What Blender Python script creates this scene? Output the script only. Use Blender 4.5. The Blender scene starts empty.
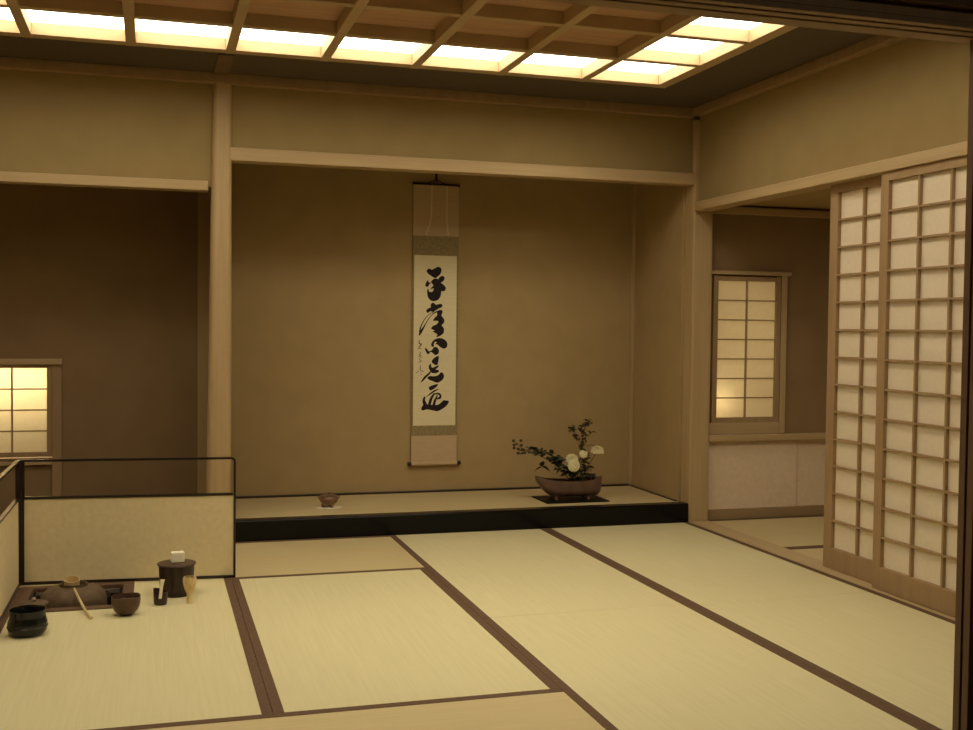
import bpy, bmesh, math, random
from mathutils import Vector, Matrix
random.seed(7)
C = bpy.context.scene.collection
PI = math.pi

# ------------------------------------------------------------------ materials
def lin(c):
    return tuple(((v/255)/12.92 if v/255 <= .04045 else ((v/255+.055)/1.055)**2.4) for v in c)

def mat(name, col, rough=.7, col2=None, scale=(8, 8, 8), detail=4, bump=0., bscale=None, spec=.3, metallic=0., coat=0., dist=0.):
    m = bpy.data.materials.new(name); m.use_nodes = True
    nt = m.node_tree; b = nt.nodes['Principled BSDF']
    b.inputs['Roughness'].default_value = rough
    b.inputs['Specular IOR Level'].default_value = spec
    b.inputs['Metallic'].default_value = metallic
    b.inputs['Coat Weight'].default_value = coat
    a = (*lin(col), 1)
    if col2 is None:
        b.inputs['Base Color'].default_value = a
    tc = nt.nodes.new('ShaderNodeTexCoord')
    mp = nt.nodes.new('ShaderNodeMapping'); mp.inputs['Scale'].default_value = scale
    nt.links.new(tc.outputs['Object'], mp.inputs['Vector'])
    nz = nt.nodes.new('ShaderNodeTexNoise'); nz.inputs['Scale'].default_value = 1
    nz.inputs['Detail'].default_value = detail; nz.inputs['Distortion'].default_value = dist
    nt.links.new(mp.outputs['Vector'], nz.inputs['Vector'])
    if col2 is not None:
        r = nt.nodes.new('ShaderNodeValToRGB')
        r.color_ramp.elements[0].position = .3; r.color_ramp.elements[1].position = .7
        r.color_ramp.elements[0].color = a; r.color_ramp.elements[1].color = (*lin(col2), 1)
        nt.links.new(nz.outputs['Fac'], r.inputs['Fac'])
        nt.links.new(r.outputs['Color'], b.inputs['Base Color'])
    if bump:
        src = nz
        if bscale:
            mp2 = nt.nodes.new('ShaderNodeMapping'); mp2.inputs['Scale'].default_value = bscale
            nt.links.new(tc.outputs['Object'], mp2.inputs['Vector'])
            src = nt.nodes.new('ShaderNodeTexNoise'); src.inputs['Scale'].default_value = 1; src.inputs['Detail'].default_value = 3
            nt.links.new(mp2.outputs['Vector'], src.inputs['Vector'])
        bp = nt.nodes.new('ShaderNodeBump'); bp.inputs['Strength'].default_value = bump; bp.inputs['Distance'].default_value = .003
        nt.links.new(src.outputs['Fac'], bp.inputs['Height']); nt.links.new(bp.outputs['Normal'], b.inputs['Normal'])
    return m

M = {}
# woven rush: the streaks run along the short side of a mat
M['tatami_y'] = mat('rush_woven_along_y', (206, 194, 148), .62, (212, 200, 153), (70, 2.5, 3), 5, .25, (320, 6, 6), spec=.25)
M['tatami_x'] = mat('rush_woven_along_x', (194, 174, 127), .62, (200, 180, 132), (2.5, 70, 3), 5, .25, (6, 320, 6), spec=.25)  # darker tone stands in for the rush shading differently by direction
M['heri'] = mat('brown_cloth_border', (92, 68, 48), .85, (104, 78, 55), (60, 60, 60), 3, .1)
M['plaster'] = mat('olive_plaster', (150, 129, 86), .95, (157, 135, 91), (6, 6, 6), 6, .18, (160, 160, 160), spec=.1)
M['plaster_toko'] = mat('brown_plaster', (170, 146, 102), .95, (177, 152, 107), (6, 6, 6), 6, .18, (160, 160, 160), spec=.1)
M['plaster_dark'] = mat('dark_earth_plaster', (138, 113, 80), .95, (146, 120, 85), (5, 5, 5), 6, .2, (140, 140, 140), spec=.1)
M['wood_z'] = mat('cedar_grain_along_z', (176, 150, 108), .55, (186, 160, 117), (45, 45, 1.6), 4, .05, spec=.3, dist=.4)
M['wood_x'] = mat('cedar_grain_along_x', (176, 150, 108), .55, (186, 160, 117), (1.6, 45, 45), 4, .05, spec=.3, dist=.4)
M['wood_y'] = mat('cedar_grain_along_y', (176, 150, 108), .55, (186, 160, 117), (45, 1.6, 45), 4, .05, spec=.3, dist=.4)
M['lattice'] = mat('shoji_cedar', (154, 126, 90), .6, (164, 135, 97), (30, 30, 3), 3, .04)
M['dark_ceiling'] = mat('dark_woven_ceiling', (86, 75, 62), .7, (96, 84, 68), (60, 60, 60), 4, .2)
M['board'] = mat('ceiling_board', (184, 146, 114), .75, (200, 160, 126), (3, 26, 10), 5, .05, dist=1.)
M['coffer'] = mat('coffer_wood', (184, 159, 120), .6, (192, 166, 126), (8, 8, 8), 3, .03)
M['lacquer'] = mat('black_lacquer', (11, 10, 10), .2, spec=.22)
M['board_black'] = mat('satin_black_board', (16, 13, 12), .45, spec=.15)
M['batten'] = mat('dim_brown_batten', (112, 88, 64), .8, (120, 95, 70), (8, 8, 8))
M['bamboo_light'] = mat('light_bamboo', (224, 202, 148), .55, (232, 210, 156), (60, 60, 4), 3, .05)
M['lacquer_frame'] = mat('dark_brown_lacquer', (34, 20, 15), .3, spec=.5, coat=.2)
M['screen_cloth'] = mat('pale_paper_panel', (222, 204, 158), .85, (230, 212, 166), (40, 40, 40), 5, .08)
M['koshibari'] = mat('pale_wall_paper', (218, 196, 166), .9, (226, 204, 174), (40, 40, 40), 5, .06)
M['baseboard'] = mat('grey_brown_board', (150, 126, 90), .7, (158, 133, 96), (2, 30, 30), 4, .04)
M['door_wood'] = mat('dark_door_edge', (106, 80, 56), .5, (116, 88, 62), (30, 30, 2), 3, .03)
M['black'] = mat('unlit_black', (10, 9, 8), .9)  # darkness of the corridor side put into the base colour
M['iron'] = mat('cast_iron', (84, 68, 50), .75, (106, 86, 63), (30, 30, 30), 5, .5, (120, 120, 120), spec=.2)
M['black_glaze'] = mat('black_glazed_bronze', (26, 27, 26), .22, (40, 40, 36), (20, 20, 40), 4, .1, spec=.6, metallic=.3)
M['brown_glaze'] = mat('brown_glaze', (70, 48, 35), .35, (92, 66, 47), (25, 25, 25), 5, .25, spec=.5)
M['jar_wood'] = mat('dark_staves', (36, 24, 18), .36, (58, 40, 29), (60, 60, 3), 4, .15, spec=.5)
M['jar_lid'] = mat('dark_lid', (66, 47, 36), .35, (76, 55, 42), (10, 60, 10), 4, .05)
M['white_paper'] = mat('white_paper', (236, 228, 200), .8)
M['bamboo'] = mat('pale_bamboo', (196, 172, 120), .5, (206, 182, 130), (60, 60, 4), 3, .05)
M['bamboo_white'] = mat('bleached_bamboo', (232, 220, 180), .5)
M['caddy'] = mat('dark_red_black_lacquer', (40, 22, 16), .3, (56, 32, 22), (20, 20, 20), 4, .0, spec=.5)
M['scroll_paper'] = mat('scroll_paper', (224, 210, 168), .85, (230, 216, 174), (8, 8, 90), 4, .04)
M['scroll_plain'] = mat('scroll_plain_silk', (190, 164, 128), .8, (198, 172, 134), (14, 14, 120), 4, .04)
M['scroll_brocade'] = mat('scroll_brocade', (134, 118, 82), .8, (158, 140, 98), (70, 70, 70), 2, .03)
M['scroll_strip'] = mat('scroll_strip_silk', (214, 190, 152), .8)
M['ink'] = mat('sumi_ink', (32, 24, 24), .8, (40, 30, 28), (40, 40, 40), 4)
M['ink_thin'] = mat('thin_sumi_ink', (88, 72, 46), .85)
M['knob'] = mat('dark_roller_knob', (34, 14, 12), .3, spec=.5)
M['bronze'] = mat('copper_bronze', (104, 80, 68), .34, (124, 98, 82), (14, 14, 14), 5, .1, spec=.5, metallic=.35)
M['censer'] = mat('brown_bronze', (116, 90, 66), .35, (134, 104, 76), (30, 30, 30), 3, .05, spec=.5, metallic=.2)
M['leaf'] = mat('dark_green_leaf', (40, 46, 26), .45, (58, 62, 34), (30, 30, 30), 3, .05)
M['leaf_brown'] = mat('brownish_leaf', (64, 52, 32), .5, (82, 66, 40), (30, 30, 30), 3, .05)
M['stem'] = mat('woody_stem', (70, 56, 36), .7)
M['petal'] = mat('cream_petal', (236, 226, 178), .7)
M['metal'] = mat('grey_metal', (150, 140, 120), .4, metallic=.6)
M['ash'] = mat('hearth_inside', (24, 18, 15), .95)
M['floor_board'] = mat('floor_board', (96, 76, 52), .6, (106, 84, 58), (2, 30, 30), 4, .04)

def paper_mat(name, col, trans):
    m = bpy.data.materials.new(name); m.use_nodes = True; nt = m.node_tree; nt.nodes.clear()
    o = nt.nodes.new('ShaderNodeOutputMaterial'); d = nt.nodes.new('ShaderNodeBsdfDiffuse'); t = nt.nodes.new('ShaderNodeBsdfTranslucent')
    mx = nt.nodes.new('ShaderNodeMixShader'); mx.inputs[0].default_value = trans
    tc = nt.nodes.new('ShaderNodeTexCoord'); nz = nt.nodes.new('ShaderNodeTexNoise'); nz.inputs['Scale'].default_value = 45; nz.inputs['Detail'].default_value = 6
    r = nt.nodes.new('ShaderNodeValToRGB')
    r.color_ramp.elements[0].color = (*lin(tuple(v*.95 for v in col)), 1); r.color_ramp.elements[1].color = (*lin(col), 1)
    nt.links.new(tc.outputs['Object'], nz.inputs['Vector']); nt.links.new(nz.outputs['Fac'], r.inputs['Fac'])
    for s in (d, t): nt.links.new(r.outputs['Color'], s.inputs['Color'])
    nt.links.new(d.outputs[0], mx.inputs[1]); nt.links.new(t.outputs[0], mx.inputs[2]); nt.links.new(mx.outputs[0], o.inputs['Surface'])
    return m
M['shoji_paper'] = paper_mat('shoji_paper', (244, 228, 200), .15)
M['window_paper'] = paper_mat('window_paper', (238, 224, 190), .5)

def glow(name, col, strength):
    m = bpy.data.materials.new(name); m.use_nodes = True; nt = m.node_tree; nt.nodes.clear()
    o = nt.nodes.new('ShaderNodeOutputMaterial'); e = nt.nodes.new('ShaderNodeEmission')
    e.inputs['Color'].default_value = (*col, 1); e.inputs['Strength'].default_value = strength
    nt.links.new(e.outputs[0], o.inputs['Surface']); return m
LIGHT_COL = (1.0, .90, .71)
M['lamp'] = glow('ceiling_lamp_diffuser', LIGHT_COL, 5.2)

# ------------------------------------------------------------------ mesh helpers
class MB:
    def __init__(s): s.bm = bmesh.new()
    def box(s, x0, x1, y0, y1, z0, z1):
        v = [s.bm.verts.new(p) for p in ((x0,y0,z0),(x1,y0,z0),(x1,y1,z0),(x0,y1,z0),(x0,y0,z1),(x1,y0,z1),(x1,y1,z1),(x0,y1,z1))]
        for f in ((3,2,1,0),(4,5,6,7),(0,1,5,4),(1,2,6,5),(2,3,7,6),(3,0,4,7)): s.bm.faces.new([v[i] for i in f])
        return s
    def beam(s, p0, p1, w, h, up=(0,0,1)):
        p0, p1 = Vector(p0), Vector(p1); d = (p1-p0).normalized(); up = Vector(up)
        r = d.cross(up).normalized(); u = r.cross(d)
        vs = [s.bm.verts.new(p + r*a*w/2 + u*b*h/2) for p in (p0, p1) for a, b in ((-1,-1),(1,-1),(1,1),(-1,1))]
        for f in ((3,2,1,0),(4,5,6,7),(0,1,5,4),(1,2,6,5),(2,3,7,6),(3,0,4,7)): s.bm.faces.new([vs[i] for i in f])
        return s
    def rings(s, rings, cap0=True, cap1=True, closed=False):
        R = [[s.bm.verts.new(p) for p in r] for r in rings]; n = len(R[0])
        for a, b in zip(R, R[1:]):
            for i in range(n): s.bm.faces.new((a[i], a[(i+1) % n], b[(i+1) % n], b[i]))
        if cap0: s.bm.faces.new(R[0][::-1])
        if cap1: s.bm.faces.new(R[-1])
        return s
    def lathe(s, prof, c=(0,0,0), n=40, cap0=True, cap1=True):
        return s.rings([[(c[0]+r*math.cos(2*PI*i/n), c[1]+r*math.sin(2*PI*i/n), c[2]+z) for i in range(n)] for r, z in prof], cap0, cap1)
    def tube(s, pts, rad, n=8):
        pts = [Vector(p) for p in pts]
        if not isinstance(rad, (list, tuple)): rad = [rad]*len(pts)
        rs = []
        for i, p in enumerate(pts):
            d = (pts[min(i+1, len(pts)-1)] - pts[max(i-1, 0)]).normalized()
            a = d.cross(Vector((.13, .21, .97)) if abs(d.z) < .9 else Vector((1, 0, 0))).normalized(); b = d.cross(a)
            rs.append([p + (a*math.cos(2*PI*k/n) + b*math.sin(2*PI*k/n))*rad[i] for k in range(n)])
        return s.rings(rs)
    def ball(s, c, r, sq=(1,1,1), n=12):
        prof = []
        m = n//2
        rings = []
        for j in range(1, m):
            t = -PI/2 + PI*j/m
            rings.append([(c[0]+r*sq[0]*math.cos(t)*math.cos(2*PI*i/n), c[1]+r*sq[1]*math.cos(t)*math.sin(2*PI*i/n), c[2]+r*sq[2]*math.sin(t)) for i in range(n)])
        return s.rings(rings)
    def build(s, name, m, parent=None, smooth=False, bevel=0.):
        bmesh.ops.recalc_face_normals(s.bm, faces=s.bm.faces[:])
        me = bpy.data.meshes.new(name); s.bm.to_mesh(me); s.bm.free()
        me.materials.append(m)
        o = bpy.data.objects.new(name, me); C.objects.link(o)
        if parent: o.parent = parent; o.matrix_parent_inverse = Matrix.Translation(-Vector(parent.location)) if False else Matrix.Identity(4)
        if smooth:
            for p in me.polygons: p.use_smooth = True
            md = o.modifiers.new('edges', 'EDGE_SPLIT'); md.split_angle = math.radians(40)
        if bevel:
            md = o.modifiers.new('bevel', 'BEVEL'); md.width = bevel; md.segments = 2; md.limit_method = 'ANGLE'
        return o

def tag(o, label=None, cat=None, group=None, kind=None):
    if label: o['label'] = label
    if cat: o['category'] = cat
    if group: o['group'] = group
    if kind: o['kind'] = kind
    return o
def thing(name, loc, label, cat, group=None, rotz=0):
    o = bpy.data.objects.new(name, None); o.empty_display_size = .05; C.objects.link(o)
    o.location = loc; o.rotation_euler = (0, 0, rotz)
    return tag(o, label, cat, group)
def struct(name, mb, m, label=None, bevel=0., smooth=False, parent=None):
    return tag(mb.build(name, m, parent, smooth, bevel), label, kind='structure')

H = 2.573                      # ceiling height
XL = -4.775                    # left end of the room
YF = -3.80                     # front opening

# ------------------------------------------------------------------ setting: floor
struct('floor', MB().box(XL-.1, 2.2, -7.6, -1.35, -.12, -.056).box(XL-.1, -3.79, -1.35, .0, -.12, -.056).box(-3.295, 2.2, -1.35, .0, -.12, -.056).box(-3.79, -3.295, -.85, .0, -.12, -.056).box(XL-.1, -2.87, .0, 1.0, -.12, -.004), M['floor_board'], 'board floor under the tatami mats')

# walls ---------------------------------------------------------------------
struct('wall_back', MB().box(-2.83, 0.02, .03, .11, 2.15, H).box(XL, -2.89, .03, .11, 1.96, H), M['plaster'], 'olive plaster band above the lintels of the back wall')
struct('wall_right', MB().box(.03, .11, YF-.1, .0, 1.97, H), M['plaster'], 'olive plaster band above the paper sliding doors')
struct('wall_left', MB().box(XL-.1, XL, YF-.1, .0, 0, H), M['plaster'], 'olive plaster wall on the left of the room')
struct('wall_tokonoma_back', MB().box(-2.95, .06, .86, .96, 0, 2.6), M['plaster_toko'], 'brown plaster wall behind the hanging scroll')
struct('wall_tokonoma_right', MB().box(-.015, .13, .12, .86, 0, 2.6), M['plaster_toko'], 'brown plaster return wall right of the flower boat')
struct('wall_tokonoma_left', MB().box(-2.872, -2.82, .03, .92, 0, 2.6), M['plaster_dark'], 'plaster wall between the alcoves behind the pillar')
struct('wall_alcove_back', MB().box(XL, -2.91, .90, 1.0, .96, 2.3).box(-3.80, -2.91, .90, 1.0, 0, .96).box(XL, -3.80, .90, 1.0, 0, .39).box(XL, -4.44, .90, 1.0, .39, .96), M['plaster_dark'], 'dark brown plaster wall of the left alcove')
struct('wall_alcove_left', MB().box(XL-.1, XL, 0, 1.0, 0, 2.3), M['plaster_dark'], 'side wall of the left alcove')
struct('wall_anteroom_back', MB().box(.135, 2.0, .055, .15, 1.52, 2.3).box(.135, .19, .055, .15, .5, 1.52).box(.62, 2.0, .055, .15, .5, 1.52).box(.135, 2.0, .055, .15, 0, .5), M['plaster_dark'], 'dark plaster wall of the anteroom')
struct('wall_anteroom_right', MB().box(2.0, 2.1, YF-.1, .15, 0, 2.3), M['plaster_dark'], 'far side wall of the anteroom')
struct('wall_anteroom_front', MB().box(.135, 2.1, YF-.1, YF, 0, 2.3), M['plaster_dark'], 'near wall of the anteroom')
# wall over and beside the front opening, corridor-side darkness put into its black colour
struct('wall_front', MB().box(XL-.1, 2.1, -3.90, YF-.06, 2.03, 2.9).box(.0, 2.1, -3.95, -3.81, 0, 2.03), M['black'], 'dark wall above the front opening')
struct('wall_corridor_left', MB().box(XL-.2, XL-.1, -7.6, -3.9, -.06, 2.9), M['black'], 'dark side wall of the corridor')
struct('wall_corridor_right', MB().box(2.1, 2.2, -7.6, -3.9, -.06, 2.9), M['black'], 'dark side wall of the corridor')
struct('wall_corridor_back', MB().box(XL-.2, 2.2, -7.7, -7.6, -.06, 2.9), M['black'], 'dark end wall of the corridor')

# ceiling: dark border, coffered middle -------------------------------------
PX, PY, NX, NY = .472, .495, 8, 6
GX0, GY0 = -.490, -.540
GX1, GY1 = GX0-PX*NX, GY0-PY*NY
o0 = .04
mb = MB()
mb.box(XL, 0, GY0+o0, 0, H, H+.02).box(XL, 0, YF, GY1-o0, H, H+.02).box(GX0+o0, 0, GY1-o0, GY0+o0, H, H+.02).box(XL, GX1-o0, GY1-o0, GY0+o0, H, H+.02)
struct('ceiling', mb, M['dark_ceiling'], 'dark flat ceiling border around the coffered middle')
mb = MB().box(XL, 2.1, YF-.1, .0, H+.10, H+.14)
struct('ceiling', mb, M['black'], 'slab above the coffers')
struct('ceiling', MB().box(XL, -2.91, .05, .9, 2.1, 2.14).box(-2.83, 0, .11, .86, 2.5, 2.55), M['plaster_dark'], 'low dark ceilings of the alcoves')
struct('ceiling', MB().box(.11, 2.0, YF, .055, 2.0, 2.04), M['plaster_toko'], 'low brown ceiling of the anteroom')
struct('ceiling', MB().box(XL-.2, 2.2, -7.6, -3.9, 2.9, 2.95), M['black'], 'dark corridor ceiling')
# frame and bars
mb = MB(); zb, zt, hw = H-.008, H+.055, .024
for k in range(NX+1):
    x = GX0-PX*k; w = .036 if k in (0, NX) else hw
    mb.box(x-w, x+w, GY1-.036, GY0+.036, zb, zt)
for k in range(NY+1):
    y = GY0-PY*k; w = .036 if k in (0, NY) else hw
    for j in range(NX):
        xa, xb = GX0-PX*(j+1), GX0-PX*j
        mb.box(xa+(.036 if j == NX-1 else hw), xb-(.036 if j == 0 else hw), y-w, y+w, zb+.002, zt)
struct('trim_1', mb, M['coffer'], 'square wooden coffer grid of the ceiling', bevel=.003)
mb = MB()
for i in range(1, NX-1):
    for j in range(1, NY-1):
        mb.box(GX0-PX*(i+1)+hw, GX0-PX*i-hw, GY0-PY*(j+1)+hw, GY0-PY*j-hw, zt-.002, zt+.014)
struct('trim_2', mb, M['board'], 'brown boards closing the inner coffers')
names = ['first', 'second', 'third', 'fourth', 'fifth', 'sixth', 'seventh', 'eighth']
diff_me = None
for i in range(NX):
    for j in range(NY):
        if not (i in (0, NX-1) or j in (0, NY-1)): continue
        if j == 0:
            lab = 'glowing ceiling panel in the corner coffer above the flower boat' if i == 0 else f'glowing ceiling panel in the back row of coffers, {names[i]} from the right corner'
            if i == NX-1: lab = 'glowing ceiling panel in the left end coffer of the back row'
        elif i == 0: lab = f'glowing ceiling panel in the right column of coffers, {names[j]} from the back corner'
        elif j == NY-1: lab = f'glowing ceiling panel in the front row of coffers, {names[i]} from the right'
        else: lab = f'glowing ceiling panel in the left column of coffers, {names[j]} from the back'
        cx, cy = GX0-PX*(i+.5), GY0-PY*(j+.5)
        if diff_me is None:
            o = MB().box(-PX/2+.020, PX/2-.020, -PY/2+.020, PY/2-.020, 0, .006).build('ceiling_light', M['lamp']); diff_me = o.data
        else:
            o = bpy.data.objects.new('ceiling_light', diff_me); C.objects.link(o)
        o.location = (cx, cy, zt-.003)
        tag(o, lab, 'ceiling light', 'lit coffers around the ceiling edge')

# trims -----------------------------------------------------------------------
T = lambda n, mb, m, l, bevel=.004, smooth=False: struct(f'trim_{n}', mb, M[m], l, bevel, smooth)
T(3, MB().box(-2.85, -.0, -.004, .10, 2.106, 2.178), 'wood_x', 'pale lintel over the scroll alcove')
T(4, MB().box(XL, -2.93, -.002, .10, 1.936, 1.988), 'wood_x', 'pale lintel over the dark left alcove')
T(5, MB().box(XL, -.02, -.022, .03, 2.518, H), 'lattice', 'crown moulding along the back wall')  # darker wood than the lintels stands in for shading under the ceiling
T(6, MB().box(-.03, .03, YF, -.022, 2.524, H), 'lattice', 'crown moulding along the right wall')  # same darker wood, shading put into its colour
# log pillar: tapers slightly towards the top, right side straight
mb = MB(); rr = []
for k in range(14):
    z = 0 + (H)*k/13; t = k/13
    w = .138-.036*min(1, t/.95); cx = -2.803-w/2 + .0015*math.sin(5*t); d = .12
    ring = []
    for i in range(36):
        a = 2*PI*i/36; ca, sa = math.cos(a), math.sin(a)
        ring.append((cx+w/2*math.copysign(abs(ca)**.6, ca), .045+d/2*math.copysign(abs(sa)**.6, sa), z))
    rr.append(ring)
T(7, MB().rings(rr) if False else mb.rings(rr), 'wood_z', 'slightly tapering log pillar left of the scroll alcove', 0, True)
T(8, MB().box(0, .136, 0, .12, 0, 2.512), 'wood_z', 'square corner post between the scroll alcove and the anteroom', .01)
T(9, MB().box(-.0, .12, YF, -.0, 1.944, 2.0), 'wood_y', 'head rail above the paper sliding doors')
T(10, MB().box(-.001, .136, YF, -.0, -.05, .006), 'wood_y', 'floor sill under the paper sliding doors', .002)
T(11, MB().box(-.040, -.010, .836, .862, .12, 2.5), 'wood_z', 'thin corner strip of the scroll alcove', .003)
T(12, MB().box(XL, 0, -3.95, -3.76, -.055, 0), 'door_wood', 'floor sill of the front opening', .003)
# front head rail with two grooves on its underside
mb = MB().box(XL, .0, -3.93, -3.80, 1.984, 2.035)
for a, b in ((-3.93, -3.905), (-3.893, -3.865), (-3.853, -3.800)): mb.box(XL, .0, a, b, 1.970, 1.984)
T(13, mb, 'lattice', 'dark head rail of the front opening with two door grooves', .002)
T(14, MB().box(XL, 0, -3.96, -3.93, 2.012, 2.05), 'door_wood', 'dark strip above the front head rail', .002)
T(15, MB().box(.136, 2.0, .02, .056, 1.940, 1.985), 'wood_x', 'pale rail high on the anteroom wall')
T(16, MB().box(.136, 2.0, .035, .056, 0, .066), 'baseboard', 'grey brown baseboard of the anteroom wall', .003)
T(17, MB().box(.136, 2.0, .0, .056, .503, .542), 'wood_x', 'narrow ledge under the anteroom window', .004)
T(18, MB().box(-2.905, -2.825, -.47, -.0, H-.010, H), 'batten', 'brown ceiling batten running forward from the pillar', .002)

# black lacquered front sill of the scroll alcove and its mat ----------------
struct('trim_19', MB().box(-2.81, 0, .0, .085, -.05, .119), M['lacquer'], 'black lacquered front sill of the scroll alcove', bevel=.007)

T(20, MB().box(-2.81, -.016, .838, .860, .113, .126).box(-.036, -.016, .13, .838, .113, .120), 'lacquer_frame', 'thin dark edging strip around the raised alcove mat', .002)
def tatami(x0, x1, y0, y1, along, label, z=0., edges=(1, 1), hole=None, th=.055, bw=.034, group='tatami mats', bx=(None, None)):
    cx, cy = (x0+x1)/2, (y0+y1)/2
    t = thing('tatami_mat', (cx, cy, z), label, 'tatami mat', group)
    g = .0008
    X0, X1, Y0, Y1 = x0-cx+g, x1-cx-g, y0-cy+g, y1-cy-g
    mb = MB()
    if hole:
        a0, a1, b0, b1 = hole[0]-cx, hole[1]-cx, hole[2]-cy, hole[3]-cy
        for q in ((X0, X1, Y0, b0), (X0, a0, b0, b1), (a1, X1, b0, b1), (X0, X1, b1, Y1)):
            if q[1]-q[0] > .002 and q[3]-q[2] > .002: mb.box(*q, -th, 0)
    else: mb.box(X0, X1, Y0, Y1, -th, 0)
    mb.build('woven_surface', M['tatami_y'] if along == 'y' else M['tatami_x'], t)
    for k in (0, 1):
        if not edges[k]: continue
        if along == 'y': b = (X0, X0+bw, Y0, Y1) if k == 0 else (X1-bw, X1, Y0, Y1)
        else: b = (bx[0] if bx[0] is not None else X0, X1, Y0, Y0+bw) if k == 0 else (X0, X1, Y1-bw, Y1)
        MB().box(*b, -.004, .0016).build('cloth_border', M['heri'], t)
    return t
x1, x2, x3, x4 = -.955, -1.91, -2.861, -3.82
y1, y2, y3, y4 = -.915, -1.88, -2.81, -3.76
HO = (-3.785, -3.300, -1.345, -.862)
tatami(x1, -.002, y2, -.001, 'y', 'tatami mat along the right wall, the one touching the black alcove sill')
tatami(x1, -.002, y4, y2, 'y', 'tatami mat along the right wall, nearer one beside the paper doors')
tatami(x2, x1, y2, -.001, 'y', 'tatami mat lying between the flower boat and the middle of the room')
tatami(x2, x1, y4, y2, 'y', 'near tatami mat in the second column from the right wall')
tatami(x4, x2, y1, -.001, 'x', 'tatami mat running behind the low screen along the alcove front', hole=(x4, x3, y1, -.857), bx=(x3-(x4+x2)/2, None))
tatami(x3, x2, y3, y1, 'y', 'tatami mat right of the tea utensils, in the middle of the room')
tatami(x4, x3, y3, -.858, 'y', 'tatami mat that carries the tea utensils and sunken hearth', hole=HO)
tatami(x4, x2, y4, y3, 'x', 'tatami mat along the bottom edge of the photo')
tatami(XL, x4, -1.9, -.001, 'y', 'tatami mat outside the low screen, far one at the left wall')
tatami(XL, x4, y4, -1.9, 'y', 'tatami mat outside the low screen, near one at the left wall')
tatami(.138, 2.0, -.885, .033, 'x', 'anteroom tatami mat under the window ledge', group='anteroom tatami mats')
tatami(.138, 2.0, -1.84, -.885, 'x', 'anteroom tatami mat partly behind the paper sliding door', group='anteroom tatami mats')
tatami(.138, 2.0, YF, -1.84, 'y', 'anteroom tatami mat hidden behind the paper sliding doors', group='anteroom tatami mats')
tatami(-2.81, -.016, .087, .858, 'x', 'raised mat floor of the scroll alcove', z=.114, edges=(0, 1), th=.114, bw=.026, group='raised alcove mat')

# ------------------------------------------------------------------ shoji doors (structure)
def shoji(n, x, ya, yb, ia, ib, label, ncol=4, z0=.008, z1=1.965, p0=.115, p1=1.902, nrow=13):
    t = thing(f'door_{n}', (x, (ya+yb)/2, z0), None, None); tag(t, label, kind='structure'); del_y = (ya+yb)/2
    L = lambda y: y-del_y
    th = .015
    for a, b in ((ya, ia), (ib, yb)):
        MB().box(-th, th, L(b), L(a), 0, z1-z0).build('stile', M['lattice'], t, bevel=.002)
    MB().box(-th, th, L(ib), L(ia), 0, p0-z0).build('bottom_rail', M['lattice'], t, bevel=.002)
    MB().box(-th, th, L(ib), L(ia), p1-z0, z1-z0).build('top_rail', M['lattice'], t, bevel=.002)
    mb = MB()
    for k in range(1, ncol):
        y = ia+(ib-ia)*k/ncol; mb.box(-.013, .004, L(y)-.0055, L(y)+.0055, p0-z0, p1-z0)
    for k in range(1, nrow):
        z = p0+(p1-p0)*k/nrow-z0; mb.box(-.012, .003, L(ib), L(ia), z-.0047, z+.0047)
    mb.build('lattice', M['lattice'], t)
    MB().box(.0045, .0055, L(ib)-.005, L(ia)+.005, p0-z0-.005, p1-z0+.005).build('paper', M['shoji_paper'], t)
    return t
shoji(1, .078, -1.361, -2.31, -1.428, -2.243, 'paper sliding door at the anteroom opening, on the rear track')
shoji(2, .030, -1.832, -2.78, -1.890, -2.722, 'paper sliding door on the near track, cut by the dark front door')
shoji(3, .078, -2.75, -3.79, -2.81, -3.73, 'paper sliding door hidden beyond the front door')

# ------------------------------------------------------------------ front sliding doors, edge on
for n, (ya, yb) in zip((4, 5), ((-3.852, -3.828), (-3.884, -3.860))):
    t = thing(f'door_{n}', (-.624, (ya+yb)/2, .0), None, None); tag(t, ['front sliding door nearest the room, seen edge on', 'front sliding door nearest the camera, seen edge on'][n-4], kind='structure')
    h = (yb-ya)/2
    MB().box(-.556, -.53, -h, h, 0, 1.98).build('stile', M['door_wood'], t, bevel=.0015)
    MB().box(-.53, .58, -h*.8, h*.8, 0, 1.975).build('door_panel', M['black'], t)

# ------------------------------------------------------------------ windows
def window(n, xs, zs, y, ncol, nrow, label, fr, mats='plaster'):
    xa, xb = xs; za, zb_ = zs
    t = thing(f'window_{n}', ((xa+xb)/2, y, za), None, None); tag(t, label, kind='structure')
    cx = (xa+xb)/2; X = lambda v: v-cx; Z = lambda v: v-za
    MB().box(X(xa-fr), X(xa), -.012, .02, Z(za-fr), Z(zb_+fr)).box(X(xb), X(xb+fr), -.012, .02, Z(za-fr), Z(zb_+fr)) \
        .box(X(xa), X(xb), -.012, .02, Z(za-fr), Z(za)).box(X(xa), X(xb), -.012, .02, Z(zb_), Z(zb_+fr*.8)).build('window_frame', M['lattice'], t, bevel=.002)
    mb = MB()
    for k in range(1, ncol): x = X(xa+(xb-xa)*k/ncol); mb.box(x-.005, x+.005, -.008, .004, 0, Z(zb_))
    for k in range(1, nrow): z = Z(za+(zb_-za)*k/nrow); mb.box(X(xa), X(xb), -.007, .004, z-.004, z+.004)
    mb.build('lattice', M['lattice'], t)
    MB().box(X(xa)-.004, X(xb)+.004, .0045, .0052, -.004, Z(zb_)+.004).build('paper', M['window_paper'], t)
    return t
w1 = window(1, (-4.413, -3.829), (.428, .934), .895, 3, 4, 'small brightly lit paper window in the dark left alcove', .028)
a = w1.location
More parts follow.
